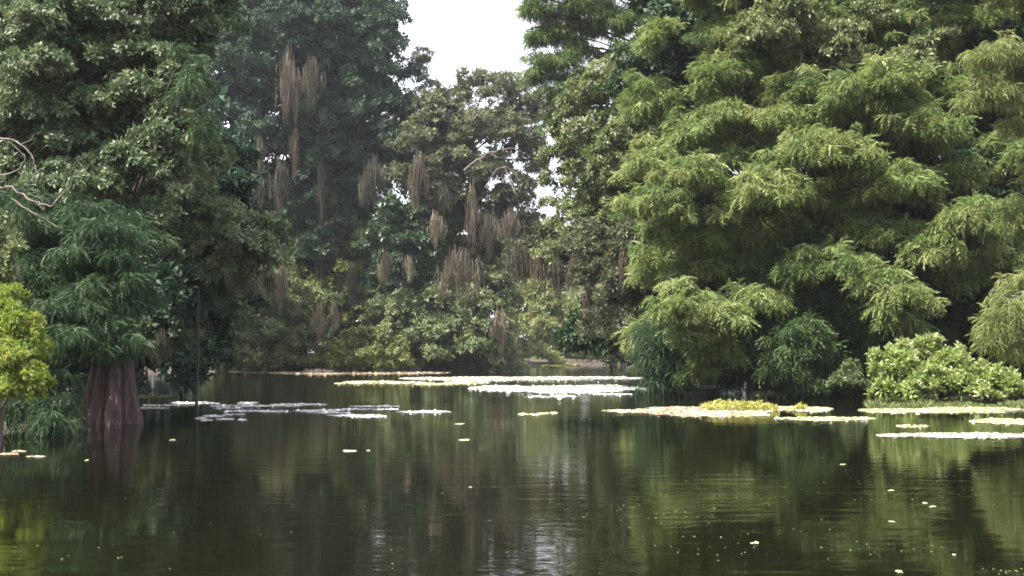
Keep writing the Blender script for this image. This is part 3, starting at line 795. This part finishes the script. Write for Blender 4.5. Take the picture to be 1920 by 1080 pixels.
# ------------------------------------------------------------------ damp summer air
m, n, l, out = new_mat("pale_damp_air")
pv = n.new("ShaderNodeVolumePrincipled")
pv.inputs['Color'].default_value = (0.86, 0.90, 1.0, 1)
pv.inputs['Density'].default_value = 0.00022
pv.inputs['Anisotropy'].default_value = 0.2
l.new(pv.outputs[0], out.inputs['Volume'])
hx0, hx1, hy0, hy1, hz0, hz1 = -2600, 2600, -450, 4100, -2.4, 62
hv = [(x, y, z) for z in (hz0, hz1) for y in (hy0, hy1) for x in (hx0, hx1)]
tag(mesh_obj("haze", hv, [(0, 2, 3, 1), (4, 5, 7, 6), (0, 1, 5, 4), (2, 6, 7, 3), (0, 4, 6, 2), (1, 3, 7, 5)], m), 'thin pale summer haze over the river', 'haze', kind='stuff')

# ------------------------------------------------------------------ shrubs on the right bank
tree('leafy_shrub', 'bright leafy shrub at the water edge on the right, pale upright leaves', 'shrub', (1760, 37.5), 700, 0.05,
     [(1660, 700, 26, 28, 36.2, .05), (1690, 690, 34, 30, 36, .05), (1700, 665, 14, 18, 36.3, .12), (1735, 665, 18, 24, 36.4, .2), (1740, 700, 34, 26, 36, 0), (1780, 690, 34, 26, 36.2, .1), (1790, 722, 44, 20, 35.6, .05), (1720, 728, 50, 18, 35.6, 0),
      (1655, 735, 24, 18, 35.6, -.05), (1840, 712, 40, 22, 36, .1), (1880, 728, 40, 18, 35.8, .05), (1920, 735, 40, 16, 35.8, 0), (1830, 738, 50, 14, 35.4, .1), (1752, 648, 7, 22, 36.5, .2), (1672, 662, 6, 22, 36.4, .2), (1712, 652, 6, 20, 36.5, .2), (1795, 670, 7, 20, 36.5, .2), (1842, 690, 6, 18, 36.4, .2), (1895, 712, 7, 16, 36.3, .15), (1735, 640, 6, 12, 36.5, .25), (1690, 655, 7, 16, 36.4, .2), (1645, 668, 8, 14, 36.3, .15), (1770, 668, 8, 14, 36.5, .15), (1808, 682, 9, 12, 36.4, .1), (1865, 700, 9, 10, 36.3, .1), (1960, 730, 40, 24, 36, 0)],
     'upright', 'shrub', 'bark_red', 0.20, 15, 0.17, up=.7)
tree('small_shrub', 'small dull green shrub with reddish stems just left of the bright leafy shrub', 'shrub', (1598, 38.5), 690, 0.03,
     [(1595, 705, 26, 18, 38, -.1), (1575, 718, 20, 14, 37.8, -.1), (1612, 722, 20, 14, 37.8, -.15), (1600, 690, 16, 10, 38, -.05)],
     'upright', 'far_green', 'bark_red', 0.24, 24, 0.13, up=.5)


# ------------------------------------------------------------------ moss
def moss(px, top, bot, hw, Y, mat, label, n=None):
    """A beard of thin strands, gathered in a few hanging tails of uneven length that thin out downwards."""
    a = at(px, top, Y)
    h = (bot - top) * Y / FPX
    R = hw * Y / FPX
    width = 0.00027 * Y + 0.004
    n = n or int(np.clip(hw * 26, 160, 700))
    V, F, T = [], [], []
    K = 7
    c = 0
    ntail = max(2, int(hw / 3.5))
    tails = [(RNG.uniform(-.9, .9), RNG.uniform(-.6, .6), RNG.uniform(0.4, 1.0), RNG.uniform(0, .25), RNG.normal(0, .12)) for _ in range(ntail)]
    tails[0] = (RNG.uniform(-.3, .3), 0, 1.0, 0, 0)
    for i in range(n):
        cx, cy, cl, ct, cd = tails[RNG.randint(ntail)]
        x0, y0 = (cx + RNG.normal(0, .38)) * R, (cy + RNG.normal(0, .4)) * R * .9
        stray = i % 4 == 0                                     # loose strands round the beard
        if stray:
            x0, y0 = np.clip(RNG.normal(0, .8), -1.25, 1.25) * R, RNG.normal(0, .35) * R
            cx, cy = x0 / R, y0 / R
        st = RNG.uniform(0, .5)
        z0 = -(ct * .5 + st * .8 - .02 + .30 * min(1.0, (x0 / R) ** 2) - (.12 if stray else 0)) * h
        L = max(.12, (h * cl * RNG.uniform(.35, 1.0) + z0 * .9)) * (.55 if stray else 1)
        t = np.linspace(0, 1, K)
        ph = RNG.uniform(0, 6.28, 2)
        amp = RNG.uniform(.05, .30) * min(1.2, L) * (2.2 if i % 7 == 0 else 1)
        pull = 1 - .75 * t
        bul = 1.15 - .95 * np.clip((-z0 + L * t) / h, 0, 1)
        pull = pull * 0 + bul
        xs = cx * R + (x0 - cx * R) * pull + amp * np.sin(3.5 * t + ph[0]) * t * .6
        ys = cy * R + (y0 - cy * R) * pull + amp * np.sin(2.7 * t + ph[1]) * t * .6
        zs = z0 - L * t
        wd = width * RNG.uniform(.5, 1.5) * (0.2 + np.sin(math.pi * np.clip(t * .8 + .15, 0, 1)) ** .7) * (1 - .7 * t)
        an = RNG.uniform(0, math.pi) + RNG.normal(0, .8) * t
        dx, dy = np.cos(an) * wd, np.sin(an) * wd
        P = np.stack([np.stack([xs - dx, ys - dy, zs], 1), np.stack([xs + dx, ys + dy, zs], 1)], 1).reshape(-1, 3)
        V.append(P)
        b = c + 2 * np.arange(K - 1)
        F.append(np.stack([b, b + 1, b + 3], 1))
        F.append(np.stack([b, b + 3, b + 2], 1))
        T.append(np.full(2 * K, RNG.normal(.5, .22)))
        c += 2 * K
    o = mesh_obj('hanging_moss', np.concatenate(V), np.concatenate(F), M[mat], None, np.concatenate(T))
    o.location = tuple(a)
    return tag(o, label, 'moss', 'Spanish moss hanging from the trees')


for args in (
    (540, 95, 238, 17, 90.3, 'moss_brown', 'long bright brown moss beard, highest in the dark blue-green tree'),
    (585, 110, 215, 20, 98.7, 'moss_brown', 'dim wide moss veil just right of the bright highest beard'),
    (487, 255, 335, 9, 92.4, 'moss_brown', 'narrow pinkish moss strand left of and below the highest beard'),
    (486, 335, 400, 13, 98.7, 'moss_grey', 'dim grey moss tuft under the narrow pinkish strand'),
    (552, 240, 335, 9, 98.7, 'moss_brown', 'thin brown moss strand directly under the highest beard'),
    (528, 300, 410, 18, 100.8, 'moss_grey', 'wide grey-green moss curtain in the middle of the dark tree'),
    (602, 310, 415, 10, 100.8, 'moss_grey', 'thin grey moss string over the slender pale tree'),
    (455, 480, 570, 26, 36.0, 'moss_brown', 'dark brown moss curtain under the low bough over the thin poles'),
    (530, 480, 600, 11, 94.0, 'moss_tan', 'tall tan moss column beside the end of the low bough'),
    (500, 500, 560, 13, 38.0, 'moss_grey', 'small grey moss tuft at the tip of the low bough'),
    (725, 472, 536, 13, 95.5, 'moss_tan', 'bright tan moss tuft, left one on the glossy rounded tree'),
    (766, 480, 534, 9, 95.5, 'moss_tan', 'bright tan moss tuft, right one on the glossy rounded tree'),
    (785, 290, 405, 15, 95.5, 'moss_brown', 'reddish brown moss column above the glossy rounded tree'),
    (886, 345, 480, 11, 94.5, 'moss_brown', 'tall brown moss column under the crooked bare branch'),
    (858, 465, 612, 32, 88.0, 'moss_brown', 'largest pinkish brown moss curtain, low in the middle of the photo'),
    (897, 480, 560, 8, 93.5, 'moss_brown', 'thin brown strand right of the largest moss curtain'),
    (920, 400, 490, 22, 94.5, 'moss_grey', 'grey-green moss veil below the drab olive tree'),
    (598, 570, 648, 14, 94.0, 'moss_tan', 'streaked tan moss on the far shore, left of the pale slim strand'),
    (626, 560, 626, 7, 94.0, 'moss_tan', 'pale slim moss strand on the far shore'),
    (936, 580, 665, 14, 96.0, 'moss_tan', 'tan moss curtain on the far shore corner at the channel bend'),
    (975, 450, 560, 26, 64.0, 'moss_grey', 'grey moss fringe at the left end of the overhanging tree'),
    (1012, 455, 560, 14, 63.0, 'moss_brown', 'brown moss panel in the left half of the overhanging fringe'),
    (1042, 480, 575, 18, 63.0, 'moss_grey', 'dark grey moss in the middle of the overhanging fringe'),
    (1076, 480, 560, 12, 62.0, 'moss_brown', 'brown moss panel in the right half of the overhanging fringe'),
    (1108, 520, 605, 14, 60.0, 'moss_brown', 'longest brown strands at the right end of the overhanging fringe'),
    (1166, 470, 560, 10, 49.0, 'moss_brown', 'thin brown moss string in the drab foliage right of the bend'),
    (345, 628, 690, 26, 42.0, 'moss_tan', 'wide tan moss curtain ending above the water beside the tall pole'),
    (300, 620, 690, 18, 37.0, 'moss_grey', 'grey-green moss veil between fluted trunk and wide tan curtain'),
    (1305, 50, 150, 14, 66.0, 'moss_brown', 'red-brown moss column high above the broad light green cypress'),
    (700, 300, 400, 22, 98, 'moss_grey', 'wide dim grey moss veil in the lower right of the dark blue-green tree'),
    (958, 395, 480, 20, 92, 'moss_brown', 'ragged brown moss curtain under the forked bare branch'),
    (818, 400, 470, 14, 92, 'moss_tan', 'small tan moss wisp on the right shoulder of the glossy rounded tree'),
    (436, 300, 380, 12, 90, 'moss_grey', 'grey moss wisp at the far left of the dark blue-green tree'),
    (830, 340, 430, 20, 96.6, 'moss_grey', 'faint grey moss veil left of the tall brown column'),
    (660, 500, 590, 16, 100.0, 'moss_grey', 'faint grey moss in front of the pale slender tree'),
):
    moss(*args)


# ------------------------------------------------------------------ poles in the water
def pole(px, top, base_py, r, label, lean=0.0):
    b = on_water(px, base_py)
    h = at(px, top, b[1])[2]
    w = Wood()
    t = np.linspace(0, 1, 9)
    w.tube(np.stack([b[0] + lean * t + .02 * np.sin(5 * t), b[1] + 0 * t, -0.6 + (h + .6) * t], 1), r * (1 - .35 * t), 8)
    o = w.build('thin_pole', M['bark_dark'], None, (b[0], b[1], 0))
    return tag(o, label, 'pole', 'thin bare poles standing in the water')


pole(367, 540, 762, 0.055, 'tall thin dark pole standing in the water under the low bough', 0.05)
pole(274, 660, 742, 0.030, 'short thin pole in the water close to the fluted trunk', 0.02)
pole(1283, 690, 733, 0.05, 'slim dark stem in the water at the left side of the pale gap', .02)
pole(1345, 650, 729, 0.07, 'stout dark stem in the water in the middle of the pale gap', -.05)
pole(1375, 680, 731, 0.035, 'leaning slim stem in the water at the right side of the pale gap', .25)


# ------------------------------------------------------------------ floating mats, painted sky glare, plants, leaves, specks
def disc(seed, n=6):
    r = np.random.RandomState(seed)
    a = np.linspace(0, 2 * math.pi, n, endpoint=False)
    k = r.uniform(.75, 1.15, n)
    V = np.concatenate([[[0, 0, .0]], np.stack([np.cos(a) * k, np.sin(a) * k, np.full(n, .03)], 1)])
    F = np.array([(0, i + 1, (i + 1) % n + 1) for i in range(n)])
    return V, F


DISCS = [disc(i) for i in range(4)]


def floating_mat(x0, x1, y0, y1, mat, label, size=0.07, cover=1.0, group='floating mats of weed on the water', seed=0, streak=0):
    """A mat of little floating leaves between picture columns x0..x1 and rows y0..y1."""
    r = np.random.RandomState(seed + int(x0 * 7 + y1))
    ym = (y0 + y1) / 2
    c = on_water((x0 + x1) / 2, ym)
    nearY, farY = on_water(960, y1)[1], on_water(960, y0)[1]
    hx, hy = (x1 - x0) / 2 * c[1] / FPX, (farY - nearY) / 2
    cy = (nearY + farY) / 2
    area = hx * hy * 4
    N = int(min(26000, area / (size * size * 1.6) * cover * 1.4))
    u, v = r.uniform(-1, 1, N), r.uniform(-1, 1, N)
    ph = r.uniform(0, 6.28, 6)
    edge = 1 - 0.28 * (np.sin(5 * u + ph[0]) * .5 + np.sin(11 * u + ph[1]) * .3 + np.sin(23 * u + ph[2]) * .2 + .4)
    inside = np.abs(v + .15 * np.sin(4 * u + ph[3])) < edge * np.sqrt(np.clip(1 - u * u, 0, 1)) ** .8
    if streak:                                                # broken up into strips across the view
        f = np.sin(v * streak + 1.5 * np.sin(3.1 * u + ph[4]) + ph[5]) + .7 * np.sin(u * streak * 1.7 + 2 * np.sin(v * 3 + ph[1])) + .4 * np.sin(u * 23 + v * 9)
        inside &= f > 0.35
    u, v = u[inside], v[inside]
    yy = cy + v * hy
    xx = c[0] / c[1] * yy + u * hx * (yy / c[1])
    pos = np.stack([xx, yy, r.uniform(.005, .016, len(u))], 1)
    A = np.stack([r.normal(0, 1, len(u)), r.normal(0, 1, len(u)), r.normal(0, .08, len(u))], 1)
    Nn = np.array([0, 0, 1.0]) + r.normal(0, .05, (len(u), 3))
    R = frames(A, Nn)
    s = Soup()
    sz = size * r.uniform(.6, 1.35, len(u))
    wh = r.randint(0, 4, len(u))
    tint = r.normal(.5, .2, len(u)) + .2 * np.sin(6 * u + ph[2])
    for q, (tv, tf) in enumerate(DISCS):
        k = wh == q
        s.add(tv, tf, pos[k], R[k], sz[k], tint[k])
    o = s.build('floating_mat', M[mat], None, (c[0], c[1], 0.0))
    return tag(o, label, 'weed mat', group)


def surface_streaks(x0, x1, y0, y1, mat, label, size, n):
    """n separate thin strips of weed and painted sky glint scattered over a window; nothing tells the strips of one window apart."""
    for i in range(n):
        w = (x1 - x0) * RNG.uniform(.16, .46)
        cx = x0 + (i + RNG.uniform(.2, .8)) * (x1 - x0) / n
        cy = RNG.uniform(y0, y1)
        hh = RNG.uniform(1.2, 2.6)
        floating_mat(cx - w / 2, cx + w / 2, cy - hh, cy + hh, mat, label, size * .65, 1.4, group=label, seed=i)


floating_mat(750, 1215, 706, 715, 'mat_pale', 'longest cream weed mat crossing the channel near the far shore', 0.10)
floating_mat(880, 1215, 722, 738, 'mat_glare', 'brightest white patch of painted sky glare just in front of the longest cream mat', 0.09)  # white discs imitate bright sky mirrored in rippled water
surface_streaks(980, 1165, 737, 747, 'mat_glare', 'short white strip of painted sky glare along the near edge of the brightest one', 0.11, 4)
surface_streaks(640, 900, 716, 722, 'mat_cream', 'thin pale weed streak left of the brightest white glare patch', 0.13, 7)
surface_streaks(380, 810, 694, 701, 'mat_sand', 'yellowish weed strip hugging the far shore on the left', 0.2, 6)
surface_streaks(255, 480, 754, 766, 'mat_glare', 'white weed streaks with painted sky glint behind the tall thin pole', 0.08, 6)  # these left streaks carry the silver sky reflection in their colour
surface_streaks(440, 720, 757, 772, 'mat_glare', 'broken white weed streaks with painted sky glint in the middle of the left water', 0.08, 9)
surface_streaks(600, 815, 768, 782, 'mat_glare', 'white weed streak with painted sky glint at the right end of the broken streaks', 0.07, 6)
surface_streaks(365, 460, 776, 790, 'mat_glare', 'small sparse white weed patch, painted sky glint, nearest in front of the tall thin pole', 0.06, 6)
floating_mat(250, 330, 741, 747, 'mat_cream', 'small cream weed strip beside the short thin pole', 0.08)
floating_mat(1190, 1445, 763, 782, 'mat_sand', 'sandy weed mat carrying the yellow-green water plants', 0.055)
floating_mat(1130, 1240, 768, 774, 'mat_cream', 'thin pale point of weed at the left tip of the sandy mat', 0.05)
floating_mat(1400, 1562, 762, 773, 'mat_cream', 'cream weed strip with the little sprout on it', 0.055)
floating_mat(1300, 1440, 774, 783, 'mat_cream', 'bright cream weed strip along the near side of the water plants', 0.05)
floating_mat(1455, 1640, 782, 790, 'mat_cream', 'narrow cream weed strip in front of the sprout', 0.05)
floating_mat(1610, 1960, 764, 776, 'mat_cream', 'long cream weed strip right in front of the bright leafy shrub', 0.055)
floating_mat(1820, 1980, 785, 797, 'mat_cream', 'cream weed strip at the right edge, second from the shrub', 0.05)
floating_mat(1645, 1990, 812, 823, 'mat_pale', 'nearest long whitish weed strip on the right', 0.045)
floating_mat(1285, 1385, 704, 716, 'mat_glare', 'white patch on the water far back in the gap under the cypress boughs', 0.12)
floating_mat(1285, 1390, 719, 729, 'mat_glare', 'white strip on the water nearer in the gap under the cypress boughs', 0.09)
surface_streaks(975, 1045, 774, 781, 'mat_cream', 'small pale weed patch alone in the middle of the water', 0.05, 4)
surface_streaks(-30, 75, 847, 858, 'mat_sand', 'brownish weed strip below the bright sapling', 0.035, 4)
floating_mat(1680, 1740, 797, 803, 'mat_cream', 'tiny pale weed patch between the long strips on the right', 0.04, .6)
floating_mat(1010, 1090, 683, 687, 'weed', 'yellow-green weed strip in the far distance beyond the bend', 0.3, .8)


def water_plant(px0, px1, py, hpx, n, size, label, mat='weed'):
    c = on_water((px0 + px1) / 2, py)
    s = Soup()
    hx = (px1 - px0) / 2 * c[1] / FPX
    u = RNG.uniform(-1, 1, n)
    pos = np.stack([c[0] + u * hx, c[1] + RNG.uniform(-1, 1, n) * min(.9, hx * .8), np.abs(RNG.normal(0, .35, n)).clip(0, 1) * hpx * c[1] / FPX * np.sqrt(1 - u * u) + .03], 1)
    A = RNG.normal(0, .5, (n, 3)) + np.array([0, -.1, .8])
    R = frames(A, np.array([0.1, -1, .3]) + RNG.normal(0, .4, (n, 3)))
    wh = RNG.randint(0, 4, n)
    sz = size * RNG.uniform(.6, 1.3, n)
    ti = RNG.normal(.5, .22, n)
    for q, (tv, tf) in enumerate(UPRIGHT):
        k = wh == q
        s.add(tv, tf, pos[k], R[k], sz[k], ti[k])
    o = s.build('water_plant', M[mat], None, (c[0], c[1], 0))
    return tag(o, label, 'water plant')


water_plant(1320, 1448, 768, 18, 420, .085, 'low clump of yellow-green water plants spread over the sandy weed mat')
water_plant(1492, 1510, 769, 13, 26, .08, 'single little green sprout on a cream weed strip')
water_plant(1470, 1545, 744, 12, 260, .14, 'low yellow-green water plants at the foot of the low dark cypress', 'far_sunny')
water_plant(1410, 1470, 746, 6, 150, .13, 'low dull green water plants left of the yellow-green ones', 'far_green')

# grass along the shrub's foot
V, F, T = [], [], []
n = 4200
gxp = RNG.uniform(1625, 1990, n)
gyp = RNG.uniform(748, 765, n)
for i in range(n):
    b = on_water(gxp[i], gyp[i])
    h = RNG.uniform(.05, .30) * (0.6 + 0.4 * math.sin(gxp[i] * .05) * math.sin(gxp[i] * .021))
    a = RNG.uniform(0, 6.28)
    dx, dy = math.cos(a) * .012, math.sin(a) * .012
    lx, ly = RNG.normal(0, .09, 2)
    k = len(V)
    V += [(b[0] - dx, b[1] - dy, -.02), (b[0] + dx, b[1] + dy, -.02), (b[0] + lx * .4 + dx * .7, b[1] + ly * .4 + dy * .7, h * .6), (b[0] + lx, b[1] + ly, h)]
    F += [(k, k + 1, k + 2), (k, k + 2, k + 3)]
    T += [RNG.normal(.5, .2)] * 4
tag(mesh_obj('grass', V, F, M['far_sunny'], None, T), 'bright grass standing in the water along the foot of the leafy shrub', 'grass', kind='stuff')


def floating_leaf(px, py, wpx, label, mat='mat_cream'):
    c = on_water(px, py)
    r = wpx / 2.5 * c[1] / FPX
    s = Soup()
    for k in range(7):
        tv, tf = DISCS[k % 4]
        p = np.array([[c[0] + RNG.uniform(-.6, .6) * r, c[1] + RNG.uniform(-.6, .6) * r, .004 + .002 * k]])
        s.add(tv * np.array([1, 1.2, 1]), tf, p, frames(np.array([[1., RNG.normal(0, .3), 0]]), np.array([[RNG.normal(0, .05), -.05, 1.]])), np.array([r * .5]), np.array([RNG.uniform(.4, .8)]))
    o = s.build('floating_leaf', M[mat], None, (c[0], c[1], 0))
    return tag(o, label, 'leaf', 'loose pale leaves afloat on the open water')


for px, py, wp, lab in (
        (653, 847, 40, 'long white floating leaf cluster, left of a smaller one on the open water'), (690, 846, 14, 'small white floating leaf beside the long cluster'),
        (860, 796, 28, 'pale floating leaf sliver in the centre, upper of two'), (870, 826, 32, 'pale floating leaf sliver in the centre, lower of two'),
        (324, 826, 18, 'pale floating leaf just right of the fluted trunk'), (162, 864, 14, 'dull floating leaf below the fluted trunk'), (1670, 921, 18, 'white floating leaf, farthest of those on the dark water at right'),
        (1748, 952, 20, 'white floating leaf left of the reflected bright streaks'), (1415, 1020, 20, 'white floating leaf lowest toward the centre right'), (1580, 872, 14, 'small pale floating leaf on the dark water below the sprout'),
        (1672, 980, 16, 'small pale floating leaf right of the lowest centre one'), (1788, 1043, 12, 'tiny pale floating leaf near the reflected bright streaks'), (1735, 945, 14, 'tiny pale floating leaf next to the one left of the streaks'),
        (1685, 1074, 18, 'white floating leaf cut near the bottom border'), (882, 915, 8, 'tiny bright floating leaf in the middle of the green reflection')):
    floating_leaf(px, py, wp, lab)

s = Soup()
n = 420
lx, ly = RNG.uniform(1120, 1920, 26), RNG.uniform(825, 1075, 26)     # they drift in loose rafts
k = RNG.randint(0, 26, 340)
px = np.concatenate([lx[k] + RNG.normal(0, 60, 340), RNG.uniform(0, 1920, 80)])
py = np.concatenate([np.clip(ly[k] + RNG.normal(0, 9, 340), 800, 1078), RNG.uniform(800, 1078, 80)])
pos = np.array([on_water(a, b) for a, b in zip(px, py)])
pos[:, 2] = .006
s.add(*DISCS[0], pos, frames(RNG.normal(0, 1, (n, 3)) * np.array([1, 1, 0]), np.tile([0, 0, 1.], (n, 1))), RNG.uniform(.003, .009, n), RNG.normal(.3, .2, n))
tag(s.build('floating_specks', M['mat_cream']), 'tiny pale specks of duckweed drifting on the dark water', 'specks', kind='stuff')
print("FACES", sum(len(o.data.polygons) for o in bpy.data.objects if o.type == 'MESH'))
